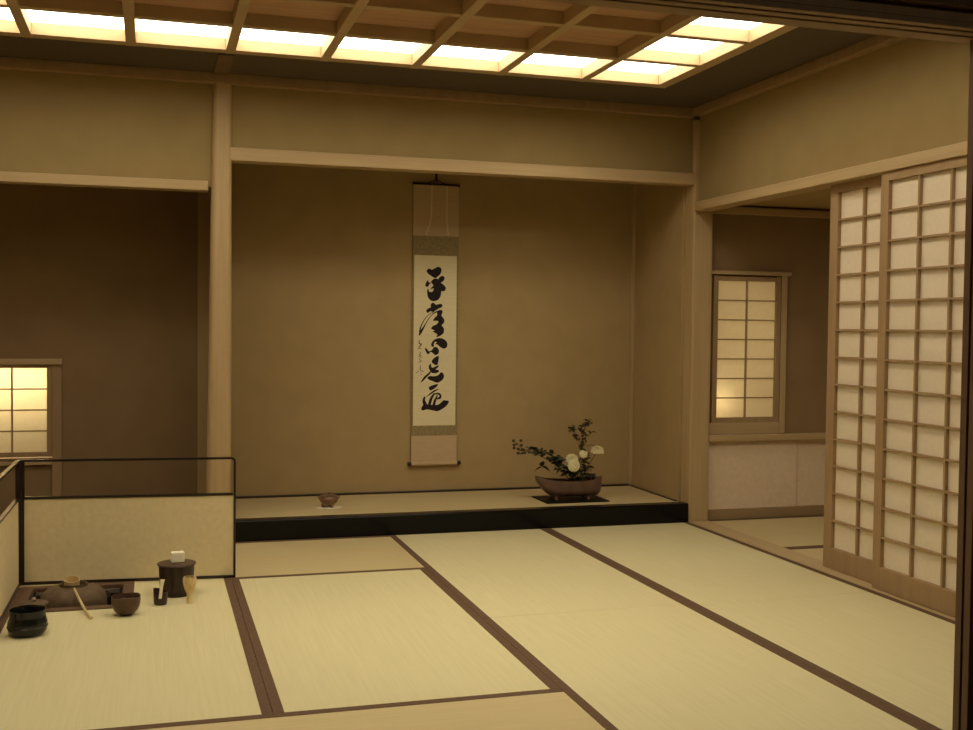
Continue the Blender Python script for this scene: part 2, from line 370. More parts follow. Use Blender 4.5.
MB().box(-3.800-a.x, -3.745-a.x, -.014, .004, -.45, .956-a.z).build('casing', M['lattice'], w1, bevel=.002)
MB().box(-4.5-a.x, -3.742-a.x, -.035, .004, .956-a.z, .990-a.z).build('head_trim', M['wood_x'], w1, bevel=.002)
MB().box(-4.5-a.x, -3.800-a.x, -.025, .004, .352-a.z, .372-a.z).build('sill', M['wood_x'], w1, bevel=.002)
w2 = window(2, (.200, .613), (.652, 1.520), .048, 2, 7, 'tall dim paper window in the anteroom with a glow low down', .034)
a = w2.location
MB().box(.652-a.x, .694-a.x, -.012, .005, .545-a.z, 1.558-a.z).build('casing', M['wood_z'], w2, bevel=.002)
MB().box(.140-a.x, .716-a.x, -.025, .005, 1.558-a.z, 1.582-a.z).build('head_trim', M['wood_x'], w2, bevel=.002)
MB().box(.140-a.x, .651-a.x, -.012, .005, .545-a.z, .619-a.z).build('sill', M['wood_x'], w2, bevel=.002)

# papered lower wall panels of the anteroom
tag(MB().box(.137, .790, .040, .053, .067, .502).build('wall_panel', M['koshibari'], None, bevel=.001), 'pale papered panel of the anteroom wall directly under the window', 'wall panel', 'papered wall panels')
tag(MB().box(.795, 1.99, .047, .054, .067, .502).build('wall_panel', M['koshibari'], None), 'pale papered panel of the anteroom wall next to the sliding door', 'wall panel', 'papered wall panels')

# ------------------------------------------------------------------ low folding screen
def fold(parent, p0, p1, h, zmid, r=.0):
    p0, p1 = Vector(p0), Vector(p1); d = (p1-p0); L = d.length; d.normalize()
    ang = math.atan2(d.y, d.x)
    R = Matrix.Translation(p0) @ Matrix.Rotation(ang, 4, 'Z')
    w = .013
    mb = MB()
    mb.box(0, w, -.009, .009, 0, h).box(w, L, -.009, .009, 0, w).box(w, L-w, -.008, .008, zmid-.006, zmid+.006)
    # top rail and far stile joined with a small rounded corner
    rc = .022 if r else .0001
    out = [(w, h-w*.8), (w, h)] ; n = 6
    o_, i_ = [], []
    for k in range(n+1):
        a = PI/2-PI/2*k/n
        o_.append((L-rc+rc*math.cos(a), h-rc+rc*math.sin(a))); i_.append((L-rc+(rc-w*.8)*math.cos(a), h-rc+(rc-w*.8)*math.sin(a)))
    O = [(w, h)]+o_+[(L, w)]; I = [(w, h-w*.8)]+i_+[(L-w*.8, w)]
    rs = [[(a_[0], -.009, a_[1]), (b_[0], -.009, b_[1]), (b_[0], .009, b_[1]), (a_[0], .009, a_[1])] for a_, b_ in zip(O, I)]
    mb.rings(rs)
    mb.bm.transform(R); fr_ = mb.build('screen_frame', M['lacquer_frame'], parent)
    mb = MB().box(w, L-w*.8, -.004, .004, w, zmid-.006); mb.bm.transform(R); mb.build('paper_panel', M['screen_cloth'], fr_)
scr = thing('folding_screen', (-3.80, -.80, .002), 'low two-fold screen with dark lacquer frame and pale panels around the tea corner', 'screen')
fold(scr, (.004, 0, 0), (.960, -.080, 0), .577, .400, 1)
fold(scr, (-.010, -.014, 0), (-.018, -.96, 0), .577, .400, 1)
MB().box(-.016, .006, -.018, .010, .0, .577).build('hinge_post', M['lacquer_frame'], scr, bevel=.004)

# ------------------------------------------------------------------ sunken hearth, kettle, utensils
hx, hy = (HO[0]+HO[1])/2, (HO[2]+HO[3])/2
hr = thing('sunken_hearth', (hx, hy, 0), 'square sunken hearth with brown wooden rim in front of the low screen', 'hearth')
a, b = (HO[1]-HO[0])/2-.001, (HO[3]-HO[2])/2-.001
fw = .048
MB().box(-a, a, -b, -b+fw, -.05, .006).box(-a, a, b-fw, b, -.05, .006).box(-a, -a+fw, -b+fw, b-fw, -.05, .006).box(a-fw, a, -b+fw, b-fw, -.05, .006).build('wooden_rim', M['heri'], hr, bevel=.003)
c_, d_ = a-fw-.003, b-fw-.003
MB().box(-c_, c_, -d_, d_, -.20, -.175).build('ash_bed', M['ash'], hr)
mb = MB(); e = .012
mb.box(-c_, c_, -d_, -d_+e, -.175, -.012).box(-c_, c_, d_-e, d_, -.175, -.012).box(-c_, -c_+e, -d_+e, d_-e, -.175, -.014).box(c_-e, c_, -d_+e, d_-e, -.175, -.014)
mb.build('hearth_lining', M['ash'], hr)
MB().box(-c_+e, c_-e, -d_+e, -d_+e+.006, -.03, -.010).build('metal_edge', M['metal'], hr)
MB().box(-c_+e, c_-e, d_-e-.006, d_-e, -.03, -.010).build('metal_edge', M['metal'], hr)

kt = thing('kettle', (-3.552, -1.115, -.1745), 'squat brown iron tea kettle sitting open in the sunken hearth', 'kettle')
prof = [(.06, 0), (.085, .006), (.112, .03), (.130, .065), (.138, .105), (.141, .150), (.139, .180), (.131, .200), (.112, .216), (.088, .225), (.066, .229), (.058, .230), (.056, .240), (.057, .242), (.053, .242), (.051, .226), (.10, .20), (.125, .16), (.10, .05), (.05, .02)]
MB().lathe(prof, n=48).build('kettle_body', M['iron'], kt, smooth=True)
for s in (-1, 1):
    MB().tube([(s*.134, 0, .194), (s*.142, -.006, .200), (s*.150, 0, .190), (s*.149, .006, .176), (s*.138, .0, .172)], .006, 8).build('lug', M['iron'], kt, smooth=True)

ld = thing('water_ladle', (-3.553, -1.13, .054), 'bamboo water ladle resting across the kettle mouth', 'ladle')
mb = MB().lathe([(.028, -.010), (.031, -.008), (.034, .030), (.031, .030), (.028, -.004)], n=28)
mb.bm.transform(Matrix.Translation((-.005, .0, .006)) @ Matrix.Rotation(math.radians(14), 4, 'X')); mb.build('ladle_cup', M['bamboo'], ld, smooth=True)
MB().tube([(.004, -.028, .002), (.03, -.14, -.016), (.066, -.28, -.041), (.095, -.378, -.048)], [.0055, .006, .006, .0065], 6).build('ladle_handle', M['bamboo'], ld, smooth=True)

ks = thing('waste_water_bowl', (-3.684, -1.675, 0), 'black glazed waste water bowl at the left foot of the screen', 'bowl')
MB().lathe([(.046, 0), (.060, .003), (.0695, .016), (.0735, .034), (.0725, .052), (.0675, .066), (.066, .078), (.068, .098), (.0655, .099), (.062, .084), (.063, .068), (.068, .05), (.06, .012), (.02, .008)], n=48).build('bowl_body', M['black_glaze'], ks, smooth=True)
MB().lathe([(.0730, .030), (.0750, .032), (.0750, .036), (.0730, .038)], n=48, cap0=False, cap1=False).build('raised_band', M['black_glaze'], ks, smooth=True)

lr = thing('iron_lid', (-3.694, -1.335, .0348), 'round brown kettle lid resting behind the black bowl', 'lid')
MB().lathe([(.02, .0), (.055, .001), (.058, .004), (.055, .008), (.03, .013), (.006, .014)], n=40).build('lid_plate', M['iron'], lr, smooth=True)
MB().ball((0, 0, .021), .010, n=12).build('lid_knob', M['metal'], lr, smooth=True)
tag(MB().lathe([(.024, 0), (.026, .002), (.023, .016), (.026, .026), (.022, .027), (.018, .012)], c=(0, 0, 0), n=24).build('lid_rest', M['brown_glaze'], None, smooth=True), 'small stand carrying the kettle lid behind the black bowl', 'lid rest').location = (-3.694, -1.335, .0075)

tb = thing('tea_bowl', (-3.326, -1.462, 0), 'brown glazed tea bowl standing on the mat right of the kettle', 'bowl')
MB().lathe([(.022, 0), (.026, .001), (.025, .006), (.036, .010), (.048, .022), (.0555, .040), (.058, .058), (.0585, .078), (.0565, .0795), (.053, .06), (.050, .042), (.04, .02), (.01, .014)], n=48).build('bowl_body', M['brown_glaze'], tb, smooth=True)
for o in [tb.children[0]]:
    for v in o.data.vertices: 
        v.co.z += .0022*math.sin(3*math.atan2(v.co.y, v.co.x)) * (v.co.z > .04)

jr = thing('water_jar', (-3.117, -1.150, 0), 'dark lidded water jar standing in front of the low screen', 'jar')
MB().lathe([(.066, 0), (.070, .002), (.071, .010), (.0775, .128), (.0775, .134), (.072, .134), (.066, .012)], n=56).build('jar_body', M['jar_wood'], jr, smooth=True)
mb = MB()
for k in range(2): mb.lathe([(.0725+.0004, .010), (.0745, .011), (.0755, .018), (.0735, .020)], n=56, cap0=False, cap1=False)
mb.build('hoop', M['jar_lid'], jr, smooth=True)
MB().lathe([(.060, .1345), (.083, .135), (.085, .138), (.083, .142), (.05, .144), (.005, .1445)], n=56).build('jar_lid', M['jar_lid'], jr, smooth=True)
pb = MB().box(-.029, .029, -.02, .02, 0, .046)
for v in pb.bm.verts:
    if v.co.z > .01: v.co.x *= .97; v.co.y *= .9
o = tag(pb.build('paper_packet', M['white_paper'], None, bevel=.004), 'white folded packet standing on the water jar lid', 'packet'); o.location = (-3.113, -1.150, .1450); o.rotation_euler = (0, 0, .12)

tc = thing('tea_caddy', (-3.187, -1.320, 0), 'small dark open tea caddy in front of the water jar', 'caddy')
mb = MB().lathe([(.022, 0), (.026, .002), (.0285, .012), (.030, .045), (.0305, .062), (.0275, .062), (.025, .020), (.01, .008)], n=36)
for v in mb.bm.verts:
    if v.co.z > .03: v.co.z += -.30*v.co.x
mb.build('caddy_body', M['caddy'], tc, smooth=True)
sc_ = thing('tea_scoop', (-3.189, -1.358, .034), 'pale bamboo tea scoop leaning against the dark caddy', 'scoop')
mb = MB(); rs = []
for k in range(10):
    t = k/9; z = t*.078; y = .016*t-.000; x = .010*t; w = .0055+.0028*(t > .7)*(t-.7)/.3+.001
    rs.append([(x-w, y-.002, z), (x+w, y-.002, z), (x+w, y+.0015, z), (x-w, y+.0015, z)])
mb.rings(rs).build('scoop_blade', M['bamboo_white'], sc_)

wk = thing('tea_whisk', (-3.066, -1.330, 0), 'pale bamboo tea whisk standing upright beside the water jar', 'whisk')
wh = MB().lathe([(.010, 0), (.0125, .001), (.0125, .040), (.0135, .046), (.011, .05)], n=24).build('whisk_handle', M['bamboo_light'], wk, smooth=True)
mb = MB()
for k in range(40):
    a = 2*PI*k/40; ca, sa = math.cos(a), math.sin(a)
    pts = [(.012*ca, .012*sa, .044), (.020*ca, .020*sa, .062), (.027*ca, .027*sa, .088), (.028*ca, .028*sa, .108), (.024*ca, .024*sa, .117)]
    mb.tube(pts, [.0014, .0014, .0012, .001, .0008], 4)
mb.build('outer_tines', M['bamboo_light'], wk)
mb = MB()
for k in range(20):
    a = 2*PI*k/20; ca, sa = math.cos(a), math.sin(a)
    mb.tube([(.009*ca, .009*sa, .044), (.012*ca, .012*sa, .07), (.008*ca, .008*sa, .10), (.003*ca, .003*sa, .112)], .0012, 4)
mb.build('inner_tines', M['bamboo_light'], wk)
MB().lathe([(.0125, .047), (.0145, .049), (.0140, .053), (.0128, .054)], n=24).build('binding_thread', M['stem'], wh)

# ------------------------------------------------------------------ hanging scroll
SY = .846
sx0, sx1 = -1.592, -1.281
s = thing('hanging_scroll', (-1.4374, SY, .303), 'tall hanging scroll with brushed black calligraphy on the alcove wall', 'scroll')
X = lambda v: v+1.4374
Z = lambda v: v-.303
def sheet(x0, x1, z0, z1, y0, y1, name, m):
    return MB().box(X(x0), X(x1), y0, y1, Z(z0), Z(z1)).build(name, M[m], s)
sheet(sx0, sx1, .304, 2.137, .0, .0022, 'backing_cloth', 'scroll_brocade')
sheet(sx0+.001, sx1-.001, 1.803, 2.136, -.0012, -.0001, 'upper_mount', 'scroll_plain')
sheet(sx0+.001, sx1-.001, 1.676, 1.8025, -.0016, -.0001, 'upper_band', 'scroll_brocade')
sheet(sx0+.011, sx1-.012, .556, 1.6755, -.0012, -.0001, 'paper', 'scroll_paper')
sheet(sx0+.001, sx1-.001, .489, .5555, -.0016, -.0001, 'lower_band', 'scroll_brocade')
sheet(sx0+.001, sx1-.001, .315, .4885, -.0012, -.0001, 'lower_mount', 'scroll_plain')
mb = MB().tube([(X(sx0), -.008, Z(.305)), (X(sx1), -.008, Z(.305))], .014, 16); mb.build('roller', M['scroll_plain'], s, smooth=True)
for a, b in ((sx0-.024, sx0), (sx1, sx1+.024)):
    MB().tube([(X(a), -.008, Z(.305)), (X(a)+.003, -.008, Z(.305)), (X(b), -.008, Z(.305))], [.012, .015, .013], 16).build('roller_knob', M['knob'], s, smooth=True)
MB().box(X(sx0)-.004, X(sx1)+.004, -.006, .008, Z(2.134), Z(2.146)).build('top_rod', M['knob'], s, bevel=.002)
MB().tube([(-.055, -.002, Z(2.146)), (0, -.004, Z(2.172)), (.055, -.002, Z(2.146))], .0035, 6).build('cord', M['knob'], s)
def ribbon(pts, w, dep, y):
    mb = MB(); rs = []
    for i, (x, z) in enumerate(pts):
        rs.append([(x-w/2, y-dep, z), (x+w/2, y-dep, z), (x+w/2, y, z), (x-w/2, y, z)])
    return mb.rings(rs)
ribbon([(-.030, Z(2.135)), (-.031, Z(2.0)), (-.033, Z(1.92)), (-.045, Z(1.87)), (-.068, Z(1.81))], .011, .0012, -.0016).build('hanging_strip', M['scroll_strip'], s)
ribbon([(.072, Z(2.135)), (.072, Z(2.0)), (.072, Z(1.92)), (.076, Z(1.87)), (.084, Z(1.81))], .011, .0012, -.0016).build('hanging_strip', M['scroll_strip'], s)
hk = MB().tube([(0, 0, 0), (0, 0, -.055), (0, -.010, -.066), (0, -.016, -.056)], .008, 8).box(-.010, .010, -.004, .006, 0, .22)
o = tag(hk.build('scroll_hanger', M['knob'], None, smooth=False), 'dark narrow hanger dropping from behind the lintel to the scroll cord', 'hanger'); o.location = (-1.4374, SY, 2.230)

# calligraphy: brush outlines on the scroll's own grid, 14.04 grid steps to .00677 m
G = 14.04
def to_local(ox, oy, p):
    px, py = ox+p[0]/G, oy+p[1]/G
    return (.006773*(px-435), 1.1199-.006581*(py-340)-.303)
def smooth_closed(P, n=5):
    out = []; N = len(P)
    for i in range(N):
        p0, p1_, p2, p3 = P[i-1], P[i], P[(i+1) % N], P[(i+2) % N]
        for k in range(n):
            t = k/n; t2, t3 = t*t, t*t*t
            out.append(tuple(.5*((2*p1_[j])+(-p0[j]+p2[j])*t+(2*p0[j]-5*p1_[j]+4*p2[j]-p3[j])*t2+(-p0[j]+3*p1_[j]-3*p2[j]+p3[j])*t3) for j in (0, 1)))
    return out
LAY = [0]
def ink_poly(mb, pts, y):
    v = [mb.bm.verts.new((x, y, z)) for x, z in pts]
    f = mb.bm.faces.new(v)
    r = bmesh.ops.extrude_face_region(mb.bm, geom=[f])
    for g in r['geom']:
        if isinstance(g, bmesh.types.BMVert): g.co.y -= .0003
def char(name, origin, polys, strokes, m='ink', label=None):
    mb = MB()
    for P in polys:
        LAY[0] += 1
        ink_poly(mb, smooth_closed([to_local(*origin, p) for p in P]), -.0013-.00002*LAY[0])
    for S in strokes:
        LAY[0] += 1
        S2 = []
        for i in range(len(S)-1):
            for k in range(4):
                t = k/4; p0, p1_, p2, p3 = S[max(i-1, 0)], S[i], S[i+1], S[min(i+2, len(S)-1)]
                S2.append(tuple(.5*((2*p1_[j])+(-p0[j]+p2[j])*t+(2*p0[j]-5*p1_[j]+4*p2[j]-p3[j])*t*t+(-p0[j]+3*p1_[j]-3*p2[j]+p3[j])*t**3) for j in (0, 1, 2)))
        S2.append(S[-1]); L, R_ = [], []
        for i, (x, y, w) in enumerate(S2):
            a, b = S2[max(i-1, 0)], S2[min(i+1, len(S2)-1)]
            dx, dy = b[0]-a[0], b[1]-a[1]; l = math.hypot(dx, dy) or 1
            nx, ny = -dy/l*w/2, dx/l*w/2
            L.append((x+nx, y+ny)); R_.append((x-nx, y-ny))
        for i in range(len(L)-1):
            q = [to_local(*origin, p) for p in (L[i], L[i+1], R_[i+1], R_[i])]
            yy = -.0013-.00002*LAY[0]
            vs = [mb.bm.verts.new((x, yy, z)) for x, z in q]
            try: mb.bm.faces.new(vs)
            except ValueError: pass
        for (x, y, w) in (S2[0], S2[-1]):
            if w > 6: ink_poly(mb, [to_local(*origin, (x+w/2*math.cos(2*PI*k/14), y+w/2*math.sin(2*PI*k/14))) for k in range(14)], -.0013-.00002*LAY[0])
    return mb.build(name, M[m], s)
char('ink_character', (410, 258), [
    [(225,185),(255,152),(300,165),(340,145),(390,122),(432,150),(425,210),(385,255),(345,283),(295,255),(250,225)],
    [(392,292),(430,252),(468,255),(478,290),(450,330),(408,338)],
    [(210,372),(240,315),(262,345),(290,345),(262,375),(248,403),(215,402)],
    [(290,330),(335,290),(385,295),(430,345),(478,385),(498,425),(475,462),(437,465),(425,530),(390,585),(330,605),(280,590),(245,545),(235,460),(250,432),(262,470),(300,478),(325,450),(320,425),(285,440),(300,408),(322,385),(300,355)]], [])
char('ink_character', (410, 298), [
    [(225,175),(255,145),(285,130),(290,85),(325,65),(360,92),(420,80),(450,92),(443,125),(400,145),(350,178),(320,195),(285,185),(245,210)],
    [(375,185),(430,165),(455,190),(440,245),(475,290),(478,340),(445,380),(475,425),(470,490),(420,532),(370,545),(382,510),(322,470),(345,455),(298,430),(320,392),(368,370),(398,330),(370,318),(322,318),(345,275),(380,240)]],
    [[(430,185,26),(360,195,16),(300,240,10),(250,305,10),(215,370,14),(180,430,26),(150,480,34),(132,522,14)],
     [(330,195,8),(270,225,8),(210,290,9),(165,370,14),(142,440,18),(130,520,10)]])
char('ink_character', (410, 335), [
    [(298,135),(320,85),(365,52),(430,42),(490,65),(525,110),(520,165),(480,190),(430,170),(385,132),(355,128),(378,102),(350,97),(334,130),(338,158),(315,165)],
    [(210,185),(240,195),(268,228),(310,210),(340,170),(385,175),(410,225),(395,265),(355,280),(320,252),(290,238),(262,270),(235,250)]], [])
char('ink_character', (410, 335), [
    [(308,370),(345,320),(405,295),(400,370),(385,420),(340,410)],
    [(272,425),(295,405),(308,455),(345,450),(405,425),(398,452),(365,488),(405,490),(400,525),(330,537),(290,505),(268,462)],
    [(155,668),(200,590),(250,545),(290,508),(300,525),(250,582),(190,645)],
    [(250,605),(285,575),(340,580),(400,565),(440,525),(475,545),(480,600),(440,650),(385,670),(330,650),(280,630)]], [])
char('ink_character', (410, 370), [
    [(270,245),(300,225),(380,198),(400,210),(370,245),(325,275),(290,287)],
    [(168,550),(180,510),(215,480),(260,488),(330,492),(400,490),(445,460),(480,428),(515,432),(555,440),(535,490),(480,540),(400,580),(330,570),(250,555),(190,570)]],
    [[(405,268,10),(330,308,24),(240,378,8)],
     [(212,385,26),(202,430,40),(222,490,56)],
     [(345,335,22),(305,405,38),(280,490,40)],
     [(330,345,12),(395,332,26),(432,352,26),(430,390,34),(392,405,22)],
     [(392,360,16),(362,425,32),(342,495,40)]])
char('signature_column', (410, 335), [], [
    [(135,72,8),(130,120,14),(162,130,16),(125,178,12)], [(110,195,6),(155,192,8)], [(150,240,9),(140,285,12),(165,292,7)], [(118,300,6),(172,320,6)], [(140,330,8),(147,362,8)],
    [(130,382,8),(165,363,10)], [(150,430,8),(150,490,11),(192,516,8)], [(90,530,8),(132,503,6)], [(155,540,7),(165,557,7)]], 'ink_thin')

# ------------------------------------------------------------------ incense burner on white paper
ZT = .114
o = tag(MB().lathe([(.066, 0), (.068, .0006), (.066, .0014), (.01, .0015)], n=8).build('paper_sheet', M['white_paper'], None), 'small white paper sheet under the incense burner', 'paper'); o.location = (-2.203, .37, ZT+.0002); o.scale = (1.22, .85, 1)
kb = thing('incense_burner', (-2.203, .38, ZT+.0018), 'small round three-footed incense burner on a white sheet in the alcove', 'incense burner')
MB().lathe([(.018, .017), (.034, .020), (.052, .036), (.060, .056), (.059, .070), (.052, .078), (.055, .084), (.050, .085), (.046, .076), (.052, .055), (.03, .025), (.01, .022)], n=40).build('burner_body', M['censer'], kb, smooth=True)
for k in range(3):
    a = 2*PI*k/3-PI/2+.45
    MB().tube([(.036*math.cos(a), .036*math.sin(a), .026), (.040*math.cos(a), .040*math.sin(a), .012), (.036*math.cos(a), .036*math.sin(a), 0)], [.012, .008, .010], 10).build('foot', M['censer'], kb, smooth=True)
bl = MB().lathe([(.044, .081), (.050, .084), (.040, .089), (.016, .092), (.008, .093)], n=32).build('burner_lid', M['censer'], kb, smooth=True)
MB().ball((0, 0, .098), .009, n=12).build('lid_knob', M['censer'], bl, smooth=True)
kb.scale = (.95, .95, .84)
for s_ in (-1, 1):
    MB().tube([(s_*.056, 0, .062), (s_*.068, 0, .070), (s_*.066, 0, .082), (s_*.055, 0, .078)], .004, 8).build('handle', M['censer'], kb, smooth=True)

# ------------------------------------------------------------------ flower boat
o = tag(MB().box(-.210, .212, -.145, .150, 0, .007).build('display_board', M['board_black'], None, bevel=.002), 'thin black lacquered board under the flower boat', 'board'); o.location = (-.662, .345, ZT+.0003)
bt = thing('boat_vase', (-.675, .345, ZT+.0075), 'copper brown boat-shaped flower vase on a black board', 'vase')
# hull lofted from bow (left) to stern (right); each station: x, half width, keel height, rim height
st = [(-.218, .022, .134, .150), (-.212, .040, .112, .146), (-.190, .054, .084, .139), (-.165, .064, .055, .132), (-.140, .070, .032, .127), (-.115, .074, .022, .124), (-.06, .077, .018, .120), (.0, .078, .017, .118), (.05, .078, .017, .118),
      (.10, .077, .017, .120), (.15, .074, .018, .126), (.180, .070, .022, .138), (.198, .064, .034, .146), (.203, .058, .060, .150), (.206, .054, .090, .150)]
def hull(st, off, zoff):
    rs = []
    for x, w, kz, rz in st:
        w = max(w-off, .001); ring = []
        for i in range(17):
            a = PI*i/16
            ring.append((x*(1-off*2), -w*math.copysign(abs(math.cos(a))**.45, math.cos(a)), rz-(rz-kz-zoff)*abs(math.sin(a))**.5))
        rs.append(ring)
    return rs
mb = MB(); A, B = hull(st, 0, 0), hull(st, .006, .006)
rs = [a_+b_[::-1] for a_, b_ in zip(A, B)]
mb.rings(rs); mb.build('hull', M['bronze'], bt, smooth=True)
for x in (-.10, .12):
    for y in (-.048, .048):
        MB().tube([(x, y, .032), (x, y, .012), (x, y*1.05, 0)], [.013, .009, .011], 12).build('foot', M['bronze'], bt, smooth=True)
    MB().box(x-.010, x+.010, -.046, .046, .014, .020).build('cross_bar', M['bronze'], bt, bevel=.002)
MB().box(.188, .212, -.050, .050, .128, .136).build('stern_board', M['bronze'], bt, bevel=.003)
tag(MB().lathe([(.033, 0), (.034, .004), (.034, .012), (.03, .014)], c=(0, 0, 0), n=28).build('flower_holder', M['metal'], None), 'round metal flower holder inside the boat vase', 'flower holder').location = (-.635, .345, ZT+.0075+.027)

def leaf(mb, p, d, up, L, W):
    p, d = Vector(p), Vector(d).normalized(); r = d.cross(Vector(up)).normalized(); n = r.cross(d)
    rows = []
    for k in range(6):
        t = k/5; w = W*math.sin(PI*min(1, t**.8*.97+.03))**.8*.5; droop = -n*L*.22*t*t
        c = p+d*L*t+droop
        rows.append((mb.bm.verts.new(c-r*w+n*w*.35), mb.bm.verts.new(c), mb.bm.verts.new(c+r*w+n*w*.35)))
    for a_, b_ in zip(rows, rows[1:]):
        for i in (0, 1): mb.bm.faces.new((a_[i], a_[i+1], b_[i+1], b_[i]))
def rnd_dir(zb=0.): 
    a = random.uniform(0, 2*PI); z = random.uniform(-.5, .8)+zb
    return Vector((math.cos(a), .7*math.sin(a), z)).normalized()
def solid(o, t=.0008):
    md = o.modifiers.new('thickness', 'SOLIDIFY'); md.thickness = t; return o
base = Vector((-.635, .345, ZT+.048))
def branch(pts, clusters, label, m, name='leafy_branch', twigs=()):
    t = thing(name, base, label, 'branch')
    L = [Vector(p)-base for p in pts]
    mb = MB().tube(L, [.0032-.0018*i/(len(L)-1) for i in range(len(L))], 6)
    for tw in twigs: mb.tube([Vector(p)-base for p in tw], .0014, 5)
    mb.build('stem', M['stem'], t)
    mb = MB()
    for (x, z, n, sp, sz) in clusters:
        for k in range(int(n*1.3)):
            c = Vector((x+random.gauss(0, sp), .34+random.gauss(0, sp*1.1), z+random.gauss(0, sp)))-base
            leaf(mb, c, rnd_dir(), rnd_dir(1.2), sz*random.uniform(1.0, 1.4), sz*.72*random.uniform(.8, 1.1))
    solid(mb.build('foliage', M[m], t, smooth=False))
    return t
Zs = lambda y: .146-(y-495)*.00655   # height on the flowers' plane from a row of the study sheet
Xs = lambda x: -.798+(x-550)*.00685
left = [(533,455),(541,458),(549,462),(556,467),(562,472),(568,478)]
branch([(-.640, .345, ZT+.05), (Xs(566), .34, Zs(477)), (Xs(558), .34, Zs(468)), (Xs(548), .33, Zs(461)), (Xs(536), .33, Zs(455)), (Xs(526), .33, Zs(452)), (Xs(518), .33, Zs(446)), (Xs(513), .33, Zs(442))],
       [(Xs(566), Zs(474), 8, .011, .040), (Xs(561), Zs(468), 9, .012, .045), (Xs(556), Zs(463), 9, .013, .045), (Xs(550), Zs(459), 7, .012, .042), (Xs(541), Zs(467), 3, .004, .050), (Xs(543), Zs(454), 8, .010, .032), (Xs(535), Zs(452), 10, .010, .036), (Xs(530), Zs(450), 9, .009, .034), (Xs(524), Zs(453), 4, .006, .028), (Xs(518), Zs(448), 6, .012, .022)],
       'dark green leafy branch reaching out to the left of the boat vase', 'leaf')
t = [o for o in C.objects if o.name.startswith('leafy_branch')][-1]
mb = MB()
for x, y in ((512.5,441),(513,445),(517,449),(519.5,441),(520,445.5),(517,453),(522,450),(513,448)):
    mb.ball(Vector((Xs(x)+.003, .33, Zs(y)))-base, .0115, n=8)
mb.build('bud_cluster', M['leaf_brown'], t, smooth=True)
branch([(-.632, .345, ZT+.05), (Xs(577), .345, Zs(475)), (Xs(580), .345, Zs(455)), (Xs(581), .345, Zs(440)), (Xs(584), .345, Zs(428)), (Xs(587), .345, Zs(424))],
       [(Xs(579), Zs(450), 8, .010, .028), (Xs(583), Zs(446), 7, .012, .028), (Xs(575), Zs(439), 9, .010, .026), (Xs(571), Zs(431), 9, .009, .026), (Xs(568), Zs(431), 4, .005, .022), (Xs(579), Zs(430), 9, .008, .026), (Xs(582), Zs(435), 8, .010, .026), (Xs(584), Zs(427), 6, .008, .024), (Xs(588), Zs(424), 8, .009, .024), (Xs(590), Zs(434.5), 3, .004, .026), (Xs(583), Zs(460), 7, .010, .028), (Xs(582), Zs(440), 7, .011, .024)],
       'brownish upright leafy branch rising above the white flowers', 'leaf_brown', twigs=([(Xs(580), .345, Zs(447)), (Xs(574), .34, Zs(438)), (Xs(568), .34, Zs(431))], [(Xs(581), .345, Zs(442)), (Xs(587), .345, Zs(438)), (Xs(591), .345, Zs(434))]))
branch([(-.628, .345, ZT+.05), (Xs(574), .335, Zs(480)), (Xs(575), .33, Zs(474))],
       [(Xs(572), Zs(478), 9, .012, .046), (Xs(577), Zs(480), 10, .013, .046), (Xs(583), Zs(478), 9, .012, .044), (Xs(569), Zs(474), 6, .010, .04), (Xs(585), Zs(470), 6, .010, .034), (Xs(580), Zs(471), 5, .010, .034)],
       'clump of dark leaves filling the mouth of the boat vase', 'leaf', name='leaf_clump')
branch([(-.622, .345, ZT+.05), (Xs(583), .34, Zs(476)), (Xs(585), .34, Zs(466))],
       [(Xs(584), Zs(464), 7, .008, .028), (Xs(587), Zs(470), 5, .006, .026), (Xs(582), Zs(468), 5, .008, .026)],
       'short leafy sprig just right of the round cream flower', 'leaf_brown', name='leafy_sprig')

def mum(x, z, r, axis, flat, label, y=.31, dome=1.):
    hd = Vector((x, y, z)); t = thing('chrysanthemum', base, label, 'flower', 'cream flowers in the boat vase')
    mb = MB(); ax = Vector(axis).normalized()
    q = Vector((0, 0, 1)).rotation_difference(ax)
    for layer, (n, el, ln) in enumerate(((22, -8, 1.), (22, 12, 1.), (20, 32, .95), (16, 52, .85), (10, 72, .72))):
        for k in range(n):
            a = 2*PI*(k+.5*(layer % 2))/n+random.uniform(-.08, .08); e = math.radians(el+random.uniform(-4, 4))
            d = Vector((math.cos(a)*math.cos(e), math.sin(a)*math.cos(e), math.sin(e)*dome))
            L_ = r*ln; sd = Vector((-math.sin(a), math.cos(a), 0)); w = r*.17
            nn = sd.cross(d).normalized(); rows = []
            for i in range(5):
                tt = i/4; c = d*L_*tt + Vector((0, 0, 1))*(r*.16*math.sin(PI*tt))*dome + (-Vector((0,0,1))*r*.12*tt*tt)
                ww = w*(.35+.65*math.sin(PI*min(1, tt*.75+.12)))
                rows.append((mb.bm.verts.new(q @ (c-sd*ww)+hd-base), mb.bm.verts.new(q @ (c+sd*ww)+hd-base)))
            for a_, b_ in zip(rows, rows[1:]): mb.bm.faces.new((a_[0], a_[1], b_[1], b_[0]))
    solid(mb.build('flower_head', M['petal'], t), .0006)
    mb = MB().tube([(0, 0, 0), (hd-base)*.5+Vector((0, .012, .0)), hd-base-ax*.004], .0022, 6)
    mb.build('stem', M['stem'], t)
mum(Xs(569), Zs(459.5), .042, (-.05, -.25, 1), 1, 'upper cream flower of the stacked pair in the boat vase', dome=1.1)
mum(Xs(569.5), Zs(465.5), .041, (.1, -1, .1), 1, 'round cream flower facing forward, lowest of the four in the vase', y=.28, dome=.9)
mum(Xs(580.5), Zs(455), .027, (.1, -1, .35), 1, 'small half-open cream flower in the middle of the vase', y=.31, dome=1.3)
